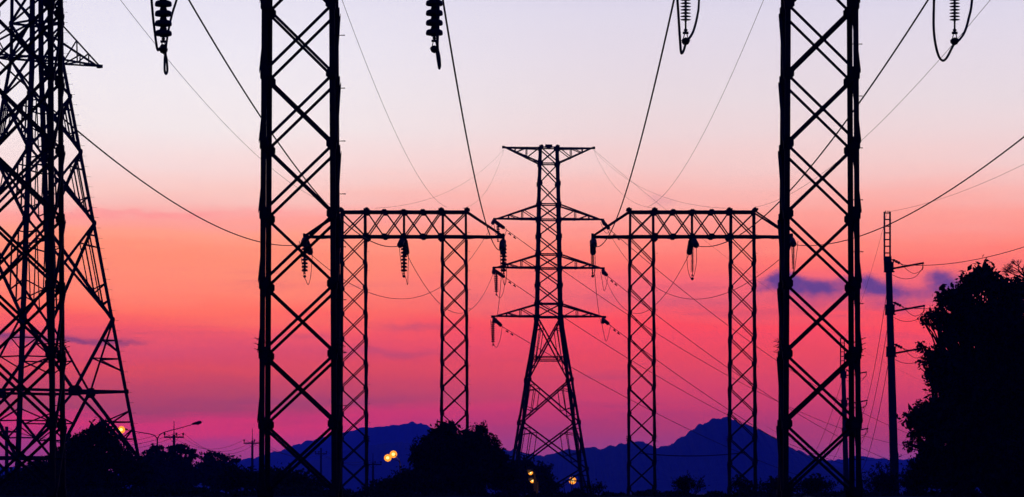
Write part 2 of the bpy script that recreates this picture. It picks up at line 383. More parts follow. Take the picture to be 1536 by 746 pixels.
# ---------------------------------------------------------------- lattice pylons
def make_pylon(label, loc, rz, prof, levels, arms, leg_w, br_w, redundant_from=None, box=None, bolts=0, gus=1.6, struts=(), group='lattice pylons'):
    t = thing('lattice_pylon', label, 'pylon', loc, rz, group)
    def w(z): return float(np.interp(z, [p[0] for p in prof], [p[1] for p in prof]))
    body = MB()
    faces = [((1, 0), (0, 1)), ((-1, 0), (0, 1)), ((0, 1), (1, 0)), ((0, -1), (1, 0))]
    for n, u in faces:
        n3, u3 = V3((n[0], n[1], 0)), V3((u[0], u[1], 0))
        def pt(s, z, off=0.0): return n3 * (w(z) + off) + u3 * s * w(z) + V3((0, 0, z))
        for a, b, kind in levels:
            off = leg_w * .15
            big = redundant_from is not None and (b - a) > redundant_from
            bw = br_w * (1.25 if big else 1)
            if kind in 'XH':
                body.brace(pt(-.97, a, off), pt(.97, b, off), bw, n3); body.brace(pt(.97, a, off * 1.6), pt(-.97, b, off * 1.6), bw, n3)
            if kind == 'K':
                body.brace(pt(-.97, b, off), pt(0, a, off), bw, n3); body.brace(pt(.97, b, off), pt(0, a, off), bw, n3)
            if kind == 'A':
                body.brace(pt(-.97, a, off), pt(0, b, off), bw, n3); body.brace(pt(.97, a, off), pt(0, b, off), bw, n3)
            if kind in 'KA' and big and leg_w > .18:
                z = a if kind == 'K' else b; body.plate(n3 * (w(z) + off * 2.2) + V3((0, 0, z)), u3, n3, 0.8 if z > 5 else .45, .5 if z > 5 else .4, .016, .3)
            if kind in 'HA': body.brace(pt(-.98, b, -off), pt(.98, b, -off), bw, n3)
            if big:                                            # secondary bracing between the crossing and the legs
                rw = br_w * .62
                wa, wb = w(a), w(b); tc_ = wa / (wa + wb) if kind in 'XH' else .5
                for s in (-1, 1):
                    for f in (.27, .5) if kind in 'XH' else (.36, .68):
                        z1 = a + (b - a) * tc_ * f if kind in 'XH' else a + (b - a) * f
                        if kind in 'XH':
                            q = pt(s, a + (b - a) * tc_ * f * 1.35); d = pt(-s, a).lerp(pt(s, b), 0); d = pt(s, a).lerp(pt(-s, b), tc_ * f)
                            body.brace(d, q, rw, n3)
                            q2 = pt(s, b - (b - a) * (1 - tc_) * f * 1.2); d2 = pt(s, b).lerp(pt(-s, a), (1 - tc_) * f)
                            body.brace(d2, q2, rw, n3)
                            body.brace(d, d2, rw, n3)
                        else:
                            e0 = pt(s, a) if kind == 'A' else pt(s, b); e1 = pt(0, b) if kind == 'A' else pt(0, a)
                            d = e0.lerp(e1, f * .8); q = pt(s, (a + (b - a) * f * .8) if kind == 'A' else (b - (b - a) * f * .8))
                            body.brace(d, q, rw, n3); body.brace(d, pt(s, q.z + (b - a) * .18 * (1 if kind == 'A' else -1)), rw, n3)
            for s in (-1, 1):
                body.plate(pt(s * (1 - leg_w * .55 / max(.3, w(b))), b, off * 2), u3, n3, leg_w * gus, leg_w * gus * 1.2, .014, .3)
    for z in struts:                                            # pairs of level struts tying the legs
        for n, u in faces:
            n3, u3 = V3((n[0], n[1], 0)), V3((u[0], u[1], 0)); a = w(z) - .02
            body.brace(n3 * a - u3 * a + V3((0, 0, z)), n3 * a + u3 * a + V3((0, 0, z)), br_w * .8, n3)
    zc = max(x[1] for x in levels)
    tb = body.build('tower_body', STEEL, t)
    for sx in (-1, 1):
        for sy in (-1, 1):
            l = MB()
            for (z0, a), (z1, b) in zip(prof[:-1], prof[1:]):
                l.angle((sx * a, sy * a, z0), (sx * b, sy * b, z1), leg_w * (1 if z0 < prof[-2][0] else .8), V3((-sx, 0, 0)), V3((0, -sy, 0)))
            l.box((sx * prof[0][1], sy * prof[0][1], prof[0][0] + .1), .5, .5, .4)
            if bolts and sx == 1 and sy == -1:
                z = 1.0
                while z < zc:
                    a = w(z); d = V3((1, -1, 0)).normalized(); l.tube([V3((a, -a, z)), V3((a, -a, z)) + d * .2], .011, 4); z += bolts
            l.build('leg', STEEL, tb)
    for zlo, zhi, side, L, flat in arms:                       # flat: the top chord is level and the bottom one rises to the tip
        a = MB(); wl, wh = w(zlo), w(zhi); tipz = zhi if flat else zlo
        tipl, aw = V3((side * L, 0, tipz)), leg_w * (.62 if leg_w < .18 else .46)
        for sy in (-1, 1):
            tl = tipl + V3((0, sy * .10, 0))
            lo, hi = V3((side * wl, sy * wl, zlo)), V3((side * wh, sy * wh, zhi))
            a.angle(lo, tl, aw, V3((0, -sy, 0)), V3((0, 0, 1))); a.angle(hi, tl + V3((0, 0, .05)), aw, V3((0, -sy, 0)), V3((0, 0, -1)))
            pl = [lo.lerp(tl, f) for f in (.0, .36, .68)]; ph = [hi.lerp(tl, f) for f in (.0, .36, .68)]
            n3 = V3((0, sy, 0))
            for i in (1, 2): a.brace(pl[i], ph[i], br_w * .7, n3)
            a.brace(ph[0] if flat else pl[0], pl[1] if flat else ph[1], br_w * .7, n3)
            a.brace(ph[1] if flat else pl[1], pl[2] if flat else ph[2], br_w * .7, n3)
        for f in (.36, .68):
            y1 = wl * (1 - f)
            a.brace((side * (wl + (L - wl) * f), -y1, zlo + (tipz - zlo) * f - .01), (side * (wl + (L - wl) * f), y1, zlo + (tipz - zlo) * f - .01), br_w * .7, (0, 0, -1))
        a.brace((side * wl, -wl, zlo - .012), (side * (wl + (L - wl) * .36), wl * .64, zlo + (tipz - zlo) * .36 - .012), br_w * .7, (0, 0, -1))
        a.box(tipl + V3((side * .03, 0, .02)), .16, .3, .16)
        a.build('cross_arm', STEEL, t)
        for z, ww in ((zlo, wl), (zhi, wh)):
            pass
    if box:
        bx = MB(); bx.box((box[0], 0, box[1] + .1), box[2], .35, .2); bx.box((box[0], 0, box[1] - .02), box[2] * .6, .25, .06)
        bx.build('equipment_box', PLATE, t)
    return t
# central dead-end pylon
DC = 240.0; KC = F / DC
def zc_(y): return EYE + (VY - y) / KC
prof = [(-.1, 113 / 2 / KC + .38), (zc_(478), 39 / 2 / KC), (zc_(307), 33 / 2 / KC), (zc_(222), 28 / 2 / KC)]
ys = [774, 704, 634, 570, 476, 456, 428, 403, 382, 355, 330, 307, 276, 246, 222]
lev = []
for i in range(len(ys) - 1):
    lev.append((max(-.05, zc_(ys[i])), zc_(ys[i + 1]), 'H' if ys[i + 1] in (456, 476, 403, 382, 330, 307, 246, 222) else 'X'))
arms_c = []
for s in (-1, 1):
    arms_c += [(zc_(246), zc_(222), s, 67.5 / KC, True), (zc_(330), zc_(307), s, 81 / KC, False), (zc_(403), zc_(382), s, 82 / KC, False), (zc_(476), zc_(456), s, 84 / KC, False)]
XC = (823 - VX) * DC / F
CENTRAL = make_pylon('central four armed lattice pylon standing between the two farther gantries', (XC, DC, 0), R(5), prof, lev, arms_c, .17, .085, 2.2, (0, zc_(222) + .02, .46), 0, 1.6, (zc_(541), zc_(536)))
# big pylon at the left edge
DL = 170.0; KL = F / DL
def zl_(y): return EYE + (VY - y) / KL
zb_ = zl_(88)
prof = [(-.1, .94 + .136 * (zb_ + .1)), (zb_, .94), (zb_ + 9, .86), (zb_ + 14, .3)]
yl = [588, 480, 335, 228, 145, 88]
lev = [(0, 3.3, 'A'), (3.3, zl_(588), 'A')]
for a, b in zip(yl[:-1], yl[1:]): lev.append((zl_(a), zl_(b), 'K' if a == 588 else ('H' if b == 88 else 'X')))
z = zb_
for dzv in (1.7, 1.45, 1.45, 1.45, 1.45, 1.5): lev.append((z, z + dzv, 'H' if dzv in (1.7,) else 'X')); z += dzv
arms_l = [(zl_(91), zl_(38), s, 3.72, False) for s in (-1, 1)] + [(zl_(91) + 4.6, zl_(38) + 4.4, s, 4.6, False) for s in (-1, 1)]
make_pylon('big lattice pylon cut off by the left edge, its leg spread wide beside the trees', ((55 - VX) * DL / F, DL, 0), R(43), prof, lev, arms_l, .19, .108, 2.5, None, .5, 1.15)

# ---------------------------------------------------------------- insulators
def bells(m, o, d, n, pitch=.146, r=.127):                    # cap and pin bells threaded along d from o
    for i in range(n):
        b = o + d * (i * pitch)
        m.lathe([(.045, 0), (.052, .012), (.055, .036), (r * .70, .042), (r * .92, .056), (r, .082), (r, .112), (r * .95, .124), (.065, .116), (.045, .146)], b, d, 16)
def sheds(m, o, d, L, pitch=.049, r=.082):
    m.tube([o, o + d * L], .017, 8)
    for i in range(int(L / pitch)):
        m.lathe([(.018, 0), (r * .8, .012), (r, .018), (r * .8, .024), (.018, .03)], o + d * (i * pitch), d, 14)
def insulator(label, top, drop, kind, n=8, group='hanging insulator strings'):
    t = thing('insulator_string', label, 'insulator', top, 0, group); dn = V3((0, 0, -1))
    h = MB(); s = MB(); c = MB()
    L = n * .146 if kind == 'bell' else n * .049
    h.tube([(0, 0, .03), (0, 0, -drop)], .018, 6); h.box((0, 0, -.02), .07, .12, .06); h.build('hanger', PLATE, t)
    if kind == 'bell': bells(s, V3((0, 0, -drop)), dn, n)
    else: sheds(s, V3((0, 0, -drop)), dn, L)
    s.build('bell_stack' if kind == 'bell' else 'shed_stack', PORC if kind == 'bell' else POLY, t)
    e = -drop - L; k = .03 if kind == 'bell' else .13
    c.tube([(0, 0, e), (0, 0, e - k)], .014, 6); c.lathe([(.012, 0), (.028, .015), (.028, .035), (.012, .05)], V3((0, 0, e - k + .03)), dn, 8)
    c.box((0, 0, e - k - .035), .085, .03, .035)
    for sx in (-1, 1): c.tube([(sx * .015, 0, e - k - .04), (sx * .038, 0, e - k - .135)], .008, 5)
    c.box((0, 0, e - k - .155), .11, .16, .045); c.lathe([(.03, -.10), (.055, -.05), (.06, 0), (.055, .05), (.03, .10)], V3((0, 0, e - k - .16)), (0, 1, 0), 8)
    for sx in (-1, 1): c.tube([(sx * .05, 0, e - k - .15), (sx * .068, 0, e - k - .15)], .012, 5)
    c.build('clamp', PLATE, t)
    return top + V3((0, 0, e - k - .16))
def tension(label, a, b, kind='bell', group='tension insulators at the wire ends'):   # a string in line with its wire
    a, b = V3(a), V3(b); d = (b - a).normalized(); L = (b - a).length
    t = thing('tension_insulator', label, 'insulator', a, 0, group)
    m = MB(); n = max(2, int((L - .2) / .146))
    if kind == 'bell': bells(m, d * .1, d, n)
    else: sheds(m, d * .1, d, L - .2)
    m.build('bell_stack' if kind == 'bell' else 'shed_stack', PORC if kind == 'bell' else POLY, t)
    c = MB(); c.tube([V3((0, 0, 0)), d * .12], .02, 6); c.build('shackle', PLATE, t)
    c = MB(); c.tube([d * (L - .14), d * L], .028, 6); c.build('clamp', PLATE, t)

def cable(label, pts, r, name='power_cable', cat='cable', group='power cables', n=6):
    m = MB(); m.tube(pts, r, n); o = m.build(name, WIRE)
    return tag(o, label, cat, group)
def span(a, b, sag, n=48):
    a, b = V3(a), V3(b); return [a.lerp(b, i / n) - V3((0, 0, 4 * sag * (i / n) * (1 - i / n))) for i in range(n + 1)]
def spline(pts, k=10):                                        # a smooth curve through the points
    p = [V3(q) for q in pts]; p = [p[0] * 2 - p[1]] + p + [p[-1] * 2 - p[-2]]; out = []
    for i in range(1, len(p) - 2):
        for j in range(k):
            t = j / k
            out.append(.5 * ((2 * p[i]) + (p[i + 1] - p[i - 1]) * t + (2 * p[i - 1] - 5 * p[i] + 4 * p[i + 1] - p[i + 2]) * t * t + (3 * p[i] - p[i - 1] - 3 * p[i + 1] + p[i + 2]) * t ** 3))
    return out + [p[-2]]
RC = .0165

# near gantries: hanging strings, jumpers
def near_jumper(label, pts):
    q = [P(x, y, DN + d) for x, y, d in pts]; cable(label, spline(q), .0190, 'jumper_cable', 'cable', 'jumper cables under the gantries')
names = {'l': 'leftmost brown bell insulator hanging at the top left between the two lattice columns',
         'm': 'brown bell insulator hanging alone at the top, right of the wide left column',
         'r': 'thin ribbed insulator hanging at the top between the central pylon and the right column',
         'q': 'thin ribbed insulator hanging at the top right, beyond the right column'}
insulator(names['l'], P(245, 0, DN) * 1 + V3((0, 0, ZBN - P(245, 0, DN).z)), ZBN - P(0, 56, DN).z - 8 * .146, 'bell', 8)
insulator(names['m'], P(651.5, 0, DN) + V3((0, 0, ZBN - P(0, 0, DN).z)), ZBN - P(0, 55, DN).z - 8 * .146, 'bell', 8)
insulator(names['r'], P(1028.5, 0, DN) + V3((0, 0, ZBN - P(0, 0, DN).z)), ZBN - P(0, 33, DN).z - 24 * .049, 'shed', 24)
insulator(names['q'], P(1432, 0, DN) + V3((0, 0, ZBN - P(0, 0, DN).z)), ZBN - P(0, 33, DN).z - 24 * .049, 'shed', 24)
near_jumper('jumper loop under the leftmost brown bell insulator', [(231, -90, -1.2), (227, -20, -1.0), (229, 20, -.6), (233, 55, -.3), (236, 74, -.1), (239, 74, 0), (244, 68, 0), (248, 74, .05), (247, 90, .1), (247, 106, .12), (249, 111, .14), (251, 106, .16), (250, 90, .18), (248.5, 78, .2), (252, 50, .5), (258, 22, .8), (267, -8, 1.0), (284, -80, 1.3)])
near_jumper('narrow jumper loop under the brown bell insulator right of the left column', [(652, -90, -1.0), (656, -20, -.6), (656, 20, -.4), (656, 60, -.2), (655, 75, -.05), (656, 85, 0), (658, 98, .05), (659, 103, .1), (660, 98, .14), (659, 85, .2), (656.5, 70, .3), (657.5, 40, .5), (658, 0, .8), (659, -80, 1.1)])
near_jumper('jumper bent into a sharp V under the thin insulator left of the right column', [(1012, -90, -1.2), (1015, -20, -.9), (1017.5, 20, -.5), (1020, 60, -.2), (1021.5, 78, -.05), (1023, 80, 0), (1025.5, 76, .02), (1029, 65, .05), (1033, 59, .2), (1040, 47, .4), (1046, 24, .7), (1048.5, 0, .9), (1050, -80, 1.3)])
near_jumper('wide round jumper loop under the thin insulator beyond the right column', [(1403, -90, -1.2), (1401, 0, -.9), (1400.5, 40, -.6), (1403, 65, -.4), (1408, 84, -.2), (1414, 91, -.1), (1420, 87, -.05), (1428, 72, 0), (1432, 65, .05), (1439, 60, .2), (1447, 48, .4), (1453, 28, .7), (1458, 0, .9), (1462, -80, 1.3)])

# spans from the near gantries to the farther ones
ends = {}
for nm, xc, off, lab in (('a', XL, -4.08, 'left arm'), ('b', XL, 0, 'middle'), ('c', XL, 4.08, 'right arm'), ('d', XR, -4.08, 'left arm'), ('e', XR, 0, 'middle'), ('f', XR, 4.08, 'right arm')):
    side = 'left' if xc < 0 else 'right'
    kind = 'bell' if xc < 0 else 'shed'
    dead = {'a': V3((.05, 0, -.05)), 'b': V3((-.1, 0, -.1)), 'c': V3((-.02, 0, -.25)), 'd': V3((.02, 0, -.1)), 'e': V3((.1, 0, -.1)), 'f': V3((-.02, 0, -.05))}[nm]
    n0 = V3((xc + off, DN + .5, ZBN - .1)); n1 = V3((xc + off, DN + 2.0, ZBN - .26))
    f0 = V3((xc + off, DR - .5, ZBR - .08)) + dead * .5; f1 = V3((xc + off, DR - 1.9, ZBR - .36)) + dead
    tension(f'tension insulator toward the camera on the {lab} of the farther {side} gantry', f0, f1, 'bell')
    tension(f'tension insulator on the {lab} of the nearest {side} gantry, above the frame', n0, n1, 'bell')
    ends[nm] = f1
    cable(f'thick sagging cable from overhead to the {lab} of the farther {side} gantry', span(n1, f1, 1.25), RC, group='cables between near and far gantries')
for xc, off, lab in ((XL, -2.6, 'left shoulder'), (XL, 1.75, 'right shoulder'), (XR, -1.85, 'left shoulder'), (XR, 2.6, 'right shoulder')):
    side = 'left' if xc < 0 else 'right'
    cable(f'thin sagging earth wire from above to the {lab} of the farther {side} gantry', span((xc + off, DN, 11.75), (xc + off, DR, ZBR + 1.27), 1.2), .0052, 'earth_wire', 'wire', 'thin earth wires')
for xc in (XL, XR):
    pass

# far gantry: hanging strings and jumpers
def far_ins(lab, x, y0, y1, kind, D=DR):
    top = P(x, y0, D); n = int((top.z - .12 - P(x, y1, D).z) / (.146 if kind == 'bell' else .049))
    return insulator(lab, top, top.z - P(x, y1, D).z - n * (.146 if kind == 'bell' else .049), kind, n)
ja = far_ins('brown bell insulator hanging from the left arm of the farther left gantry', 457, 358, 408, 'bell')
jb = far_ins('brown bell insulator hanging under the middle of the farther left gantry beam', 606, 358, 408, 'bell')
jc = far_ins('brown bell insulator hanging from the right arm of the farther left gantry', 755.5, 356, 408, 'bell')
jd = far_ins('slim insulator hanging from the left arm of the farther right gantry', 889, 358, 404, 'shed')
je = far_ins('slim insulator hanging under the middle of the farther right gantry beam', 1038.5, 358, 408, 'shed')
jf = far_ins('slim insulator hanging from the right arm of the farther right gantry', 1190, 358, 404, 'shed')
def jump(lab, pts, D=DR, r=.0125):
    cable(lab, spline([P(x, y, D + d) for x, y, d in pts], 8), r, 'jumper_cable', 'cable', 'jumper cables under the gantries', 5)
jump('jumper loop at the left arm of the farther left gantry', [(449, 362, -1.9), (451, 382, -1), (456, 413, -.2), (459, 421, 0), (462.5, 427, .3), (466, 415, .7), (468, 390, 1.3), (469, 372, 1.9)])
jump('short forked jumper under the middle of the farther left gantry', [(598, 364, -1.9), (601, 390, -1), (604, 414, -.1), (606, 412, 0), (609, 418, .3), (611.5, 427, .6), (612, 405, 1.1), (613, 372, 1.9)])
jump('jumper at the right arm tip of the farther left gantry', [(751, 372, -1.9), (750.5, 390, -1), (753, 412, -.1), (757, 428, .3), (760, 412, .9), (758, 385, 1.5), (757, 370, 1.9)])
jump('jumper at the left arm tip of the farther right gantry', [(887, 372, -1.9), (887, 395, -1), (889, 412, 0), (891, 414, .2), (893, 400, .8), (892, 372, 1.9)])
jump('tall narrow jumper loop under the middle of the farther right gantry', [(1032, 368, -1.9), (1030.5, 385, -1.2), (1031.5, 402, -.6), (1035, 415, -.1), (1038, 417.5, 0), (1041.5, 411, .4), (1044.5, 395, 1), (1045, 380, 1.5), (1044, 364, 1.9)])
jump('jumper hanging at the right arm of the farther right gantry', [(1197, 362, -1.9), (1195, 380, -1), (1192, 405, -.2), (1191, 412, 0), (1190, 405, .3), (1188, 380, 1.2), (1187, 366, 1.9)])

# tension strings and slack spans from the farther gantries to the central pylon
def arm_tip(side, y): return V3((XC, DC, 0)) + Matrix.Rotation(R(5), 3, 'Z') @ V3((side * 82 / KC, 0, zc_(y)))
def slack(nm, g, side, y, sag, lab):
    off = {'a': -4.08, 'b': 0, 'c': 4.08, 'd': -4.08, 'e': 0, 'f': 4.08}[nm]; xc = XL if nm in 'abc' else XR
    s = 'left' if nm in 'abc' else 'right'
    b0 = V3((xc + off, DR + .5, ZBR - .05)); tip = arm_tip(side, y)
    d = (tip - b0); d.normalize(); b1 = b0 + V3((d.x, d.y, -.32)).normalized() * 1.6
    tension(f'rear tension insulator on the {lab} of the farther {s} gantry', b0, b1)
    t1 = tip + V3((-d.x, -d.y, -.3)).normalized() * 1.3
    tension(f'gantry side tension insulator on the {"top" if y < 350 else "middle" if y < 420 else "lowest"} {"left" if side < 0 else "right"} arm of the pylon', tip + V3((0, 0, -.05)), t1)
    cable(f'slack cable from the {lab} of the farther {s} gantry to the central pylon', span(b1, t1, sag), .0135, group='slack cables to the central pylon')
slack('a', ja, -1, 330, 3.3, 'left arm'); slack('b', jb, -1, 404, 2.6, 'middle'); slack('c', jc, -1, 477, 1.0, 'right arm')
slack('f', jf, 1, 330, 3.3, 'right arm'); slack('e', je, 1, 404, 2.6, 'middle'); slack('d', jd, 1, 477, 1.0, 'left arm')
for side, gx, lab in ((-1, XL - 1.2, 'left end of the farther left gantry'), (-1, XL + 2.4, 'right end of the farther left gantry'), (1, XR - 1.55, 'left end of the farther right gantry'), (1, XR + 1.4, 'right end of the farther right gantry')):
    tp = V3((XC + side * 67.5 / KC, DC + side * .25, zc_(225)))
    cable(f'faint earth wire from the pylon top to the {lab}', span(tp, (gx, DR + .3, ZBR + 1.25), .9), .0055, 'earth_wire', 'wire', 'thin earth wires', 5)

# pylon: hanging strings on the left arms, jumpers, line spans running away down to the right
def pyl_ins(lab, x, y0, y1):
    top = P(x, y0, DC - .4); n = max(3, int((top.z - P(x, y1, DC - .4).z) / .15)); insulator(lab, top, .12, 'bell', n, 'insulators under the pylon arms')
pyl_ins('short bell insulator under the top left arm of the central pylon', 747, 333, 356)
pyl_ins('bell insulator under the middle left arm of the central pylon', 744.5, 407, 438)
pyl_ins('bell insulator under the lowest left arm of the central pylon', 739.5, 479, 514)
def pj(lab, pts): cable(lab, spline([P(x, y, DC + d) for x, y, d in pts], 8), .017, 'jumper_cable', 'cable', 'jumper cables on the pylon', 5)
pj('jumper loop under the middle left pylon arm', [(741, 409, -1), (742, 425, -.6), (745, 441, -.4), (750, 447, 0), (755, 438, .6), (758, 418, 1.2)])
pj('jumper loop under the lowest left pylon arm', [(736, 480, -1), (737, 498, -.6), (740, 515, -.4), (745, 521, 0), (750, 510, .6), (753.5, 490, 1.2)])
pj('short jumper loop under the top left pylon arm', [(741, 336, -1), (743, 350, -.6), (747, 361, -.4), (753, 362, 0), (758, 352, .6), (760, 343, 1.2)])
pj('V shaped jumper under the middle right pylon arm', [(901, 408, -1), (903, 420, -.5), (906, 436, 0), (909, 430, .4), (912, 415, 1.2)])
pj('V shaped jumper under the lowest right pylon arm', [(902, 480, -1), (905, 497, -.5), (909, 512, 0), (913, 502, .4), (916, 488, 1.2)])
pj('small jumper under the top right pylon arm', [(901, 334, -1), (906, 346, -.3), (911, 350, .2), (915, 345, 1.2)])
FAR = 640.0
lines = [(-1, 330, 'top left', (1560, 640), 9.0, (757, 343)), (-1, 404, 'middle left', (1560, 680), 9.0, (757, 416)), (-1, 477, 'lowest left', (1560, 716), 8.0, (753, 490)),
         (1, 330, 'top right', (1600, 640), 9.0, (915, 345)), (1, 404, 'middle right', (1600, 680), 9.0, (911, 414)), (1, 477, 'lowest right', (1600, 716), 9.0, (915, 488))]
for side, y, lab, fe, sag, tp in lines:
    tip = arm_tip(side, y) + V3((0, .2, -.08)); t1 = P(tp[0], tp[1], DC + 1.2)
    tension(f'line side tension insulator on the {lab} arm of the pylon', tip, t1)
    sp = span(t1, P(fe[0], fe[1], FAR), sag, 70)
    cable(f'long line cable falling away to the right from the {lab} pylon arm', sp, .022, group='line cables leaving the pylon')
    for k, f in enumerate((1.5, 2.9)):                          # vibration dampers clamped on the cable
        m = MB(); a = sp[0]; dd = (sp[1] - sp[0]).normalized(); c = a + dd * f
        m.tube([c + V3((0, 0, .02)), c - V3((0, 0, .12))], .02, 5)
        for s in (-1, 1): m.tube([c + dd * s * .06 - V3((0, 0, .12)), c + dd * s * .26 - V3((0, 0, .14))], .05, 6)
        tag(m.build('vibration_damper', PLATE), f'{"inner" if k == 0 else "outer"} dumbbell damper on the {lab} line cable by the pylon', 'damper', 'dampers on the line cables')
cable('thin earth wire falling away to the right from the pylon top', span(P(892, 226, DC), P(1600, 600, FAR), 7), .008, 'earth_wire', 'wire', 'thin earth wires', 5)

# ---------------------------------------------------------------- poles with davit arms
def davit_pole(label, x, D, ytop, lean, grp, scale=1.0):
    K = F / D; t = thing('davit_arm_pole', label, 'utility pole', ((x - VX) * D / F, D, 0), 0, grp)
    H = EYE + (VY - ytop) / K; hs = 2.3                          # ladder-like top section
    px = lambda z: lean * z
    m = MB(); n = 14
    for i in range(n):
        z0, z1 = (H - hs) * i / n, (H - hs) * (i + 1) / n
        w0, w1 = .44 - .15 * i / n, .44 - .15 * (i + 1) / n
        vs = [(px(z0) + sx * w0 / 2, sy * w0 / 2, z0) for sx, sy in ((-1, -1), (1, -1), (1, 1), (-1, 1))] + [(px(z1) + sx * w1 / 2, sy * w1 / 2, z1) for sx, sy in ((-1, -1), (1, -1), (1, 1), (-1, 1))]
        m.add(vs, [(0, 1, 5, 4), (1, 2, 6, 5), (2, 3, 7, 6), (3, 0, 4, 7), (3, 2, 1, 0), (4, 5, 6, 7)])
    m.build('pole_shaft', CONC, t)
    l = MB(); z0 = H - hs - .35
    for s in (-1, 1): l.box((px(H) + s * .145, 0, H - hs / 2 - .1), .075, .2, hs + .2)
    l.box((px(H), 0, z0 + .1), .33, .28, .5)
    for i in range(7): l.box((px(H), 0, H - .05 - i * .345 - (.0 if i else .02)), .23, .12, .06 if i else .04)
    for s in (-1, 0, 1): l.tube([(px(H) + s * .07, 0, H - .05), (px(H) + s * .09, 0, H + .06)], .02, 5)
    l.build('ladder_top', CONC, t)
    tips = []
    for za in (402, 466, 529):
        z = EYE + (VY - ytop) / K - (za - 318) / (F / 180.0) * scale
        a = MB(); x0 = px(z) + .18
        a.angle((x0 - .05, -.05, z), (x0 + 1.62, -.05, z + .30), .10, V3((0, 1, 0)), V3((0, 0, -1)))
        a.tube([(x0 + 1.58, 0, z + .28), (x0 + 1.58, 0, z - .02)], .025, 6); a.tube([(x0 + 1.58, 0, z + .02), (x0 + 1.54, 0, z - .10)], .045, 6)
        a.build('davit_arm', STEEL, t)
        c = MB(); c.box((px(z), 0, z + .02), .46, .46, .46); c.box((px(z), 0, z + .28), .50, .40, .05); c.box((px(z) + .02, 0, z - .2), .52, .42, .05); c.build('collar', PLATE, t)
        s = MB(); bells(s, V3((x0 + .02, 0, z + .42)), V3((.9, .2, -.42)).normalized(), 3, .14, .075); s.tube([(x0 - .1, 0, z + .47), (x0 + .55, .1, z + .17)], .028, 6); s.build('stay_insulator', PORC, t)
        for q in ([(.5, .17), (.8, -.12), (1.1, -.28), (1.35, -.22), (1.56, -.06)], [(0, -.35), (.4, -.52), (.8, -.56), (1.2, -.45), (1.56, -.06)]):
            j = MB(); j.tube(spline([(x0 + u, .05, z + v) for u, v in q], 6), .014, 5); j.build('jumper_cable', WIRE, t)
        tips.append(V3(((x - VX) * D / F + x0 + 1.56, D, z - .06)))
    return tips, H
tp1, h1 = davit_pole('tall tapering concrete pole with three davit arms beside the big right tree', 1343.5, 180, 318, -.027, 'davit arm poles on the right')
tp2, h2 = davit_pole('second davit arm pole half hidden behind the right lattice column', 1270.5, 270, 507, -.026, 'davit arm poles on the right')
for i, (q, ex) in enumerate(zip(tp1, ((1640, 330), (1640, 404), (1640, 470)))):
    nm = ('top', 'middle', 'lowest')[i]
    cable(f'cable leaving to the right from the {nm} davit arm of the tall pole', span(q + V3((-1.1, 0, .22)), P(ex[0], ex[1], 130), .55), .016, group='cables of the davit arm poles', n=5)
    a = P(1336, 396 + 64 * i, 180.3); cable(f'cable dropping steeply left from the {nm} davit arm of the tall pole', span(a, P(1292 - i * 2, 566 + 43 * i + 60, 262), 1.2), .016, group='cables of the davit arm poles', n=5)
    cable(f'thin cable running on down behind the right column from the {nm} davit arm', span(tp2[i] - V3((1.7, 0, -.1)), P(1215 + 10 * i, 690 + 6 * i, 420), .8), .018, group='cables of the davit arm poles', n=5)
cable('thin wire rising right from the ladder top of the tall pole', span(P(1332, 318, 180), P(1660, 178, 120), .5), .007, 'earth_wire', 'wire', 'thin earth wires', 5)
cable('thin wire dropping left from the ladder top of the tall pole', span(P(1330, 322, 180), P(1265, 508, 270), .9), .007, 'earth_wire', 'wire', 'thin earth wires', 5)

# ---------------------------------------------------------------- distribution poles
def line_pole(label, x, ytop, yarm, halfw, D, spike=True):
    K = F / D; t = thing('crossarm_pole', label, 'utility pole', ((x - VX) * D / F, D, 0), 0, 'distant crossarm poles')
    za, H = EYE + (VY - yarm) / K, EYE + (VY - ytop) / K; w = halfw / K
    m = MB(); top = za + .25 if spike else H
    m.tube([(0, 0, -.1), (0, 0, top)], .17, 8, .12); m.build('pole_shaft', CONC, t)
    if spike:
        s = MB(); s.tube([(0, 0, top - .3), (0, 0, H)], .05, 6, .03); s.build('lightning_spike', STEEL, t)
    a = MB(); a.box((0, -.12, za), 2 * w, .1, .14)
    for s in (-1, 1): a.tube([(s * w * .5, -.12, za), (0, -.1, za - .6)], .025, 5)
    a.build('crossarm', STEEL, t)
    pins = []
    for f in (-.93, .25 if spike else -.35, .93):
        p = MB(); p.lathe([(.03, 0), (.035, .1), (.09, .12), (.10, .18), (.06, .22), (.10, .26), (.09, .32), (.03, .36)], V3((f * w, -.12, za + .07)), (0, 0, 1), 8); p.build('pin_insulator', PORC, t)
        pins.append(V3(((x - VX) * D / F + f * w, D - .12, za + .42)))
    return pins
q0 = line_pole('crossarm pole behind the big left pylon at the left edge', 10, 640, 648, 17, 260, False)
q1 = line_pole('spiked crossarm pole standing behind the double armed street lamp', 261, 632, 656, 15, 330)
q2 = line_pole('spiked crossarm pole just left of the wide left lattice column', 378.5, 643, 665, 13, 390)
q3 = line_pole('crossarm pole seen through the left lattice column', 481.5, 672, 681, 9, 520, False)
q4 = line_pole('spiked crossarm pole beside the pair of lit lamps', 559.5, 680, 697, 13, 440)
q5 = line_pole('small far crossarm pole right behind the tall davit arm pole', 1347, 679, 685, 5, 700, False)
for A, B, sg, la in ((q0, q1, 1.2, 'between the left edge pole and the street lamp pole'), (q1, q2, 1.3, 'between the two spiked poles left of the lattice column'), (q2, q3, 1.0, 'behind the wide left lattice column'), (q3, q4, .8, 'below the blue hill left of the lit lamps')):
    for i in range(3):
        cable(f'{("left", "middle", "right")[i]} thin distribution wire {la}', span(A[i], B[i], sg + .25 * i, 24), .016, 'distribution_wire', 'wire', 'thin wires of the crossarm poles', 4)
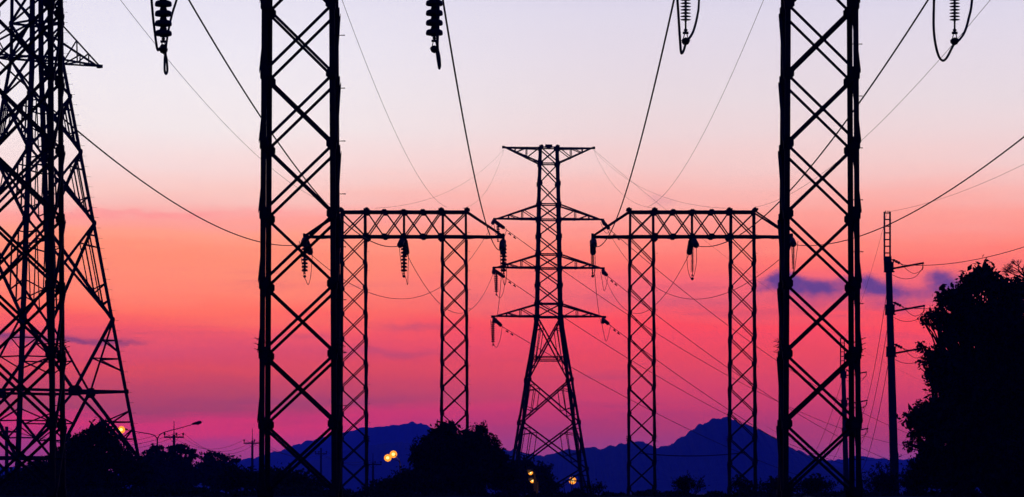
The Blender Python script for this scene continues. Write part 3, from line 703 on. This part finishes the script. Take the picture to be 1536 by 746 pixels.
cable('dark service cable slung low between the two columns of the farther right gantry', span(P(960, 680, 146), P(1118, 679, 146), .13, 30), .02, group='power cables', n=5)
cable('low thin wire crossing behind the right lattice column to the far small pole', span(P(1150, 640, 500), P(1347, 684, 690), 2.5, 30), .02, 'distribution_wire', 'wire', 'thin wires of the crossarm poles', 4)
cable('faint wire from the far small pole into the big right tree', span(P(1347, 684, 690), P(1420, 632, 520), 1.2, 24), .02, 'distribution_wire', 'wire', 'thin wires of the crossarm poles', 4)

# ---------------------------------------------------------------- street lamps
def street_lamp(label, x, ytop, D, arms, bowl=.34):
    K = F / D; t = thing('street_lamp', label, 'street lamp', ((x - VX) * D / F, D, 0), 0, 'street lamps')
    H = EYE + (VY - ytop) / K
    m = MB(); m.tube([(0, 0, -.1), (0, 0, H)], .11, 8, .06); m.box((0, 0, .1), .4, .4, .25); m.build('lamp_post', STEEL, t)
    for ex, ey, lit, dep in arms:
        ox, oz = (ex - x) / K, (ytop - ey) / K; s = 1 if ox >= 0 else -1
        end = V3((ox, dep, H + oz)); a = MB()
        a.tube(spline([(0, 0, H - .15), V3((ox * .12, dep * .12, H + oz * .28)), end * .55 + V3((0, 0, H)) * .45 + V3((0, 0, oz * .08)), end], 6), .05, 6, .035)
        a.build('lamp_arm', STEEL, t)
        d = V3((ox, dep, oz * .6)).normalized(); h = MB(); ln = .85
        o = end - d * ln * .75
        h.lathe([(.04, 0), (.08, .08), (.12, .3), (.15, .6), (.13, .8), (.04, .88)], o, d, 10); hd = h.build('lamp_head', PLATE, t)
        g = MB(); c = o + d * .55 - V3((0, .03, .08)); rr = bowl * D / 320 if lit else .12  # lit bowls are oversized, growing with distance, to imitate the glow
        g.lathe([(.03, -rr), (rr * .62, -rr * .78), (rr * .92, -rr * .38), (rr, 0), (rr * .92, rr * .38), (rr * .62, rr * .78), (.03, rr)], c, (0, 0, 1), 14)
        ln_ = g.build('lamp_bowl', AMBER if lit else POLY, hd)
        if lit:
            k = MB(); q = rr * .5; k.lathe([(.02, -q), (q * .75, -q * .6), (q, 0), (q * .75, q * .6), (.02, q)], c - V3((0, rr * .7, 0)), (0, 0, 1), 12); k.build('lamp_core', SODIUM, hd)
            ln_['label'] = 'orange bowl enlarged to stand in for the lamp glow'
            L = bpy.data.lights.new('lamp_light', 'POINT'); L.energy = 25 if D < 250 else 120; L.color = (1, .5, .12); L.shadow_soft_size = .15
            lo = bpy.data.objects.new('lamp_light', L); COL.objects.link(lo); lo.parent = hd; lo.location = c - V3((0, rr * 2 + .1, .15))
    return t
street_lamp('double armed street lamp at the left, its left lamp lit orange', 236, 656, 300, [(182, 643.5, True, -.6), (298, 634, False, .3)])
street_lamp('street lamp with two lit orange lamps beside the central bush', 600, 694, 420, [(581.5, 686, True, -1.2), (589, 680, True, 1.0)])
street_lamp('small lit street lamp low in the bush left of the pylon foot', 802, 711, 196, [(794.5, 706.5, True, -.4)], .22)
street_lamp('lowest lit lamp in the bush left of the pylon foot', 806, 723, 198, [(797, 718.5, True, -.4)], .22)
street_lamp('lit street lamp on a slanting arm at the right pylon foot', 838, 738, 560, [(859.5, 720, True, -.8)], .34)

# ---------------------------------------------------------------- trees
def leaf_mesh(name, C, size, m, parent=None, elong=1.7):
    n = len(C); d = rng.normal(size=(n, 3)); d /= np.linalg.norm(d, axis=1)[:, None]
    e = rng.normal(size=(n, 3)); e -= d * (e * d).sum(1)[:, None]; e /= np.linalg.norm(e, axis=1)[:, None]
    s = (np.asarray(size) * rng.uniform(.6, 1.35, n))[:, None]
    nn = np.cross(d, e) * s * .12
    v = np.stack([C - d * s * elong / 2, C + e * s * .42 + nn, C + d * s * elong / 2, C - e * s * .42 + nn], 1).reshape(-1, 3)
    me = bpy.data.meshes.new(name); me.vertices.add(4 * n); me.loops.add(4 * n); me.polygons.add(n)
    me.vertices.foreach_set('co', v.ravel()); me.loops.foreach_set('vertex_index', np.arange(4 * n)); me.polygons.foreach_set('loop_start', np.arange(0, 4 * n, 4))
    me.update(calc_edges=True); me.materials.append(m)
    o = bpy.data.objects.new(name, me); COL.objects.link(o)
    if parent is not None: o.parent = parent
    return o
def crown_points(blobs, D, n, clump, leaf, per=14, dep=.8):
    """blobs: (x, y, rx, ry[, weight]) in photo pixels at distance D; leaf sprays of `per` leaves spread through each"""
    K = F / D; out = []
    w = np.array([b[2] * b[3] * (b[4] if len(b) > 4 else 1) for b in blobs]); w = w / w.sum()
    for b, f in zip(blobs, w):
        k = max(3, int(n * f / per)); u = rng.normal(size=(k, 3)); u /= np.linalg.norm(u, axis=1)[:, None]
        u *= (rng.uniform(0, 1, k) ** .55)[:, None] * rng.uniform(.80, 1.10, k)[:, None]; sp = rng.random(k) < .05; u[sp] *= (rng.uniform(1.05, 1.32, sp.sum()) / np.maximum(.3, np.linalg.norm(u[sp], axis=1)))[:, None]
        c = np.array(P(b[0], b[1], D)) + u * np.array([b[2] / K, b[2] / K * dep, b[3] / K])
        g = rng.normal(size=(k, per, 3)) * clump
        out.append((c[:, None, :] + g).reshape(-1, 3))
    return np.concatenate(out)
def limb(m, a, b, r0, r1, k=6, wob=.08):
    a, b = V3(a), V3(b); L = (b - a).length; pts = []
    for i in range(k + 1):
        t = i / k; o = V3(rng.normal(size=3)) * wob * L * t * (1 - t) * 1.5
        pts.append(a.lerp(b, t) + V3((0, 0, L * .12 * math.sin(t * 3.14))) * .5 + o)
    m.tube(pts, r0, 7, r1); return pts
def make_tree(name, label, cat, D, blobs, n, leaf, base, group=None, m=LEAF, per=14, trunk=.16, clump=None):
    bx = P(base, VY, D); t = thing(name, label, cat, (bx.x, D, 0), 0, group); o = V3((bx.x, D, 0))
    C = crown_points(blobs, D, n, clump or leaf * 1.5, leaf, per)
    C = C[C[:, 2] > .05]
    inner = [(b[0], b[1], b[2] * .6, b[3] * .6) + tuple(b[4:]) for b in blobs if b[2] * b[3] > 120]
    S = np.full(len(C), leaf)
    if inner:                                                   # heavier shade leaves deeper in the crown
        I = crown_points(inner, D, n * .3, leaf * 2, leaf, 6); I = I[I[:, 2] > .05]
        C = np.concatenate([C, I]); S = np.concatenate([S, np.full(len(I), leaf * 1.8)])
    leaf_mesh('crown', C - np.array(o), S, m, t)
    tr = MB(); zc = min(P(0, b[1], D).z for b in blobs); zc = max(.5, zc * .6)
    limb(tr, (0, 0, -.1), (0, 0, zc), trunk, trunk * .7, 5, .04)
    for b in blobs:
        q = P(b[0], b[1], D) - o
        pts = limb(tr, (0, 0, zc * rng.uniform(.6, 1)), q, trunk * .5, trunk * .10, 7, .1)
        for _ in range(4):
            e = q + V3(rng.normal(size=3)) * .5 * min(b[2], b[3]) * D / F
            limb(tr, pts[rng.integers(3, 6)], e, trunk * .18, trunk * .04, 5, .1)
    tr.build('trunk', WOOD, t)
    return t
big = [(1476, 411, 17, 15), (1462, 425, 20, 16), (1490, 428, 24, 18), (1520, 440, 30, 22), (1448, 440, 18, 16), (1425, 447, 20, 14), (1411, 452, 9, 8), (1446, 462, 28, 20), (1405, 474, 19, 8, .7),
       (1388, 482, 12, 7, .7), (1418, 483, 22, 11, .8), (1456, 490, 36, 32), (1500, 490, 70, 60), (1428, 512, 18, 16, .8), (1404, 521, 20, 6, .6), (1385, 519, 9, 4, .5), (1408, 538, 26, 10, .6), (1384, 546, 13, 7, .5),
       (1412, 558, 24, 16, .6), (1395, 566, 12, 7, .5), (1440, 560, 44, 50), (1412, 580, 16, 10), (1500, 590, 80, 90), (1420, 606, 32, 16), (1392, 615, 22, 11), (1372, 626, 14, 10), (1362, 634, 7, 5), (1400, 640, 28, 22),
       (1372, 652, 12, 10), (1365, 668, 9, 9), (1395, 680, 24, 26), (1385, 712, 18, 26), (1440, 650, 60, 50), (1430, 710, 56, 40), (1540, 560, 90, 90), (1540, 680, 110, 80), (1372, 700, 8, 10, .5)]
make_tree('broadleaf_tree', 'big dense broadleaf tree filling the right edge', 'tree', 92, big, 72000, .068, 1520, None, LEAF, 20, .28, .062)
lt = [(150, 644, 15, 10), (141, 657, 15, 16), (160, 660, 14, 14), (118, 658, 8, 10, .8), (108, 670, 15, 15, .8), (126, 676, 20, 16), (172, 672, 13, 12), (188, 682, 12, 9, .8), (199, 690, 10, 10, .7), (95, 692, 26, 20), (140, 695, 46, 26), (182, 696, 22, 18, .8), (60, 708, 28, 20), (30, 720, 24, 14), (20, 728, 34, 14), (120, 722, 90, 22), (205, 712, 20, 22)]
make_tree('broadleaf_tree', 'dense broadleaf tree at the foot of the big left pylon', 'tree', 138, lt, 22000, .082, 140, None, LEAF, 16, .2, .075)
make_tree('rain_tree', 'flat crowned tree under the unlit arm of the double street lamp', 'tree', 255, [(272, 671, 17, 3), (262, 674, 10, 3), (280, 678, 13, 3), (288, 684, 14, 3), (258, 684, 12, 4), (262, 700, 30, 9), (270, 716, 36, 16)], 5000, .17, 268, 'flat crowned trees', LEAF, 10, .2, .09)
make_tree('rain_tree', 'flat crowned tree beneath the double street lamp post', 'tree', 250, [(234, 673, 12, 3), (226, 678, 8, 3), (243, 680, 9, 3), (232, 690, 16, 8), (222, 700, 18, 12), (236, 715, 26, 20)], 4000, .16, 232, 'flat crowned trees', LEAF, 10, .2, .09)
make_tree('rain_tree', 'flat crowned tree left of the spiked crossarm pole', 'tree', 260, [(322, 682, 17, 3), (338, 687, 13, 3), (310, 687, 11, 3), (348, 692, 10, 3), (320, 703, 36, 9), (335, 718, 50, 14)], 4600, .17, 325, 'flat crowned trees', LEAF, 10, .2, .09)
ct = [(672, 646, 14, 11), (698, 664, 20, 14), (655, 660, 18, 16), (640, 678, 22, 20), (722, 643, 9, 11, .8), (716, 662, 18, 16), (738, 660, 8, 7, .7), (745, 668, 6, 4, .7), (690, 680, 50, 32), (632, 695, 14, 18), (735, 690, 24, 22), (752, 684, 8, 6, .7), (690, 712, 70, 28), (755, 710, 22, 22), (640, 722, 30, 18)]
make_tree('broadleaf_tree', 'round leafy tree hiding the foot of the farther left gantry', 'tree', 136, ct, 28000, .082, 690, None, LEAF2, 16, .2, .08)
make_tree('broadleaf_tree', 'low bush like tree around the left foot of the central pylon', 'tree', 215, [(782, 705, 26, 18, .9), (800, 716, 20, 18), (818, 704, 8, 4, .8), (824, 701, 5, 3), (815, 722, 16, 12), (770, 725, 40, 18), (830, 732, 14, 8)], 7000, .12, 790, None, LEAF2, 12, .15, .1)
def bush(label, D, blobs, n, leaf, base): make_tree('bush', label, 'bush', D, blobs, n, leaf, base, 'dark bushes along the bank', LEAF, 10, .05, leaf * 1.6)
bush('low bush below the pair of lit lamps', 128, [(590, 728, 34, 12), (612, 718, 18, 12), (601, 714, 5, 6), (568, 733, 24, 8), (635, 728, 30, 14)], 2600, .07, 600)
bush('sparse twiggy bush between the columns of the farther right gantry', 127, [(1027, 727, 20, 8), (1020, 722, 10, 5, .5), (1032, 717, 8, 4, .4), (1050, 728, 6, 8), (1052, 722, 4, 4)], 620, .06, 1030)
bush('rounded bush at the right column of the farther right gantry', 127, [(1112, 728, 12, 8), (1106, 723, 6, 5), (1120, 731, 12, 6)], 600, .065, 1112)
bush('wide low bush left of the right lattice column', 127, [(1165, 728, 18, 7), (1150, 732, 20, 6), (1180, 730, 16, 8)], 900, .065, 1160)
bush('low bush between the legs of the right lattice column', 127, [(1222, 727, 18, 7), (1240, 730, 14, 7), (1205, 730, 14, 6), (1234, 725, 6, 4)], 950, .065, 1225)
bush('loose open bush left of the tall davit arm pole', 126, [(1318, 700, 8, 5, .5), (1332, 702, 10, 8, .5), (1310, 712, 9, 6, .6), (1328, 718, 16, 9, .7), (1300, 722, 10, 8, .6), (1322, 730, 26, 10), (1338, 728, 10, 14, .7)], 1300, .06, 1322)
bush('loose bush at the foot of the tall davit arm pole', 125, [(1362, 706, 8, 6, .5), (1370, 692, 8, 6, .5), (1356, 722, 12, 10, .6), (1372, 726, 14, 14), (1366, 712, 9, 6, .6)], 1300, .06, 1366)
bush('flat tuft of a bush at the right foot of the pylon', 127, [(890, 733, 16, 5), (902, 732, 8, 4)], 360, .06, 892)
bush('dark bush below the wide left lattice column', 127, [(440, 722, 40, 16), (470, 730, 30, 10), (410, 718, 30, 16), (380, 722, 24, 14), (352, 718, 30, 16)], 4200, .075, 425)

# bare tree behind the big one
def bare_tree(label, D, base):
    o = P(base, VY, D); t = thing('bare_tree', label, 'tree', (o.x, D, 0)); m = MB(); r2 = np.random.default_rng(23); K = F / D
    def grow(p, d, L, r, k):
        q = p + d * L; m.tube([p, p.lerp(q, .5) + V3(r2.normal(size=3)) * L * .04, q], r, 5, r * .65)
        if k == 0: return
        for _ in range(3 if k > 2 else 4):
            e = (d + V3(r2.normal(size=3)) * .42 + V3((-.12, 0, .12))).normalized(); grow(p.lerp(q, r2.uniform(.55, 1)), e, L * r2.uniform(.6, .8), r * .55, k - 1)
    top = P(1538, 418, D) - V3((o.x, D, 0)); m.tube([(0, 0, -.1), top * .5 + V3((.1, 0, 0)), top], .18, 8, .07); tr = m
    for e in ((-.75, 0, .9), (-.3, .2, 1), (.4, 0, 1), (-1, .1, .35)): grow(top, V3(e).normalized(), 17 / K, .04, 4)
    m.build('trunk', WOOD, t)
bare_tree('leafless twiggy tree rising behind the big right tree', 112, 1545)
m_ = MB()
# scrub on the bank: nobody could count its leaves
N = 46000
u = rng.uniform(-1, 1, N); D_ = rng.uniform(117.5, 126, N); xs_ = u * 24.0
hh = .20 + .06 * np.sin(xs_ * 1.9) + .07 * np.sin(xs_ * 5.3 + 1) + .05 * np.sin(xs_ * 11.7)
hh += np.where((xs_ < -4.9), .14 + .10 * np.sin(xs_ * 1.3), 0)
C = np.stack([xs_, D_, 1.42 + hh * rng.uniform(0, 1, N) ** .8], 1)
tag(leaf_mesh('undergrowth', C, .075, LEAF, None, 2.2), 'dark scrub and grass growing along the bank at the bottom', None, None, 'stuff')

# ---------------------------------------------------------------- haze
hz = MB(); zlo = -2.2
hz.box((0, (HAZE_END - 100) / 2, (HAZE_TOP + zlo) / 2), 6400, HAZE_END + 100, HAZE_TOP - zlo)
hm = bpy.data.materials.new('pale_haze'); hm.use_nodes = True; nt = hm.node_tree; nt.nodes.clear()
pv = nt.nodes.new('ShaderNodeVolumePrincipled'); pv.inputs['Density'].default_value = SIGMA; pv.inputs['Color'].default_value = (.14, .24, 1.0, 1); pv.inputs['Anisotropy'].default_value = 0
ho = nt.nodes.new('ShaderNodeOutputMaterial'); nt.links.new(pv.outputs[0], ho.inputs['Volume'])
tag(hz.build('haze', hm), 'pale blue evening haze filling the air', None, None, 'stuff')
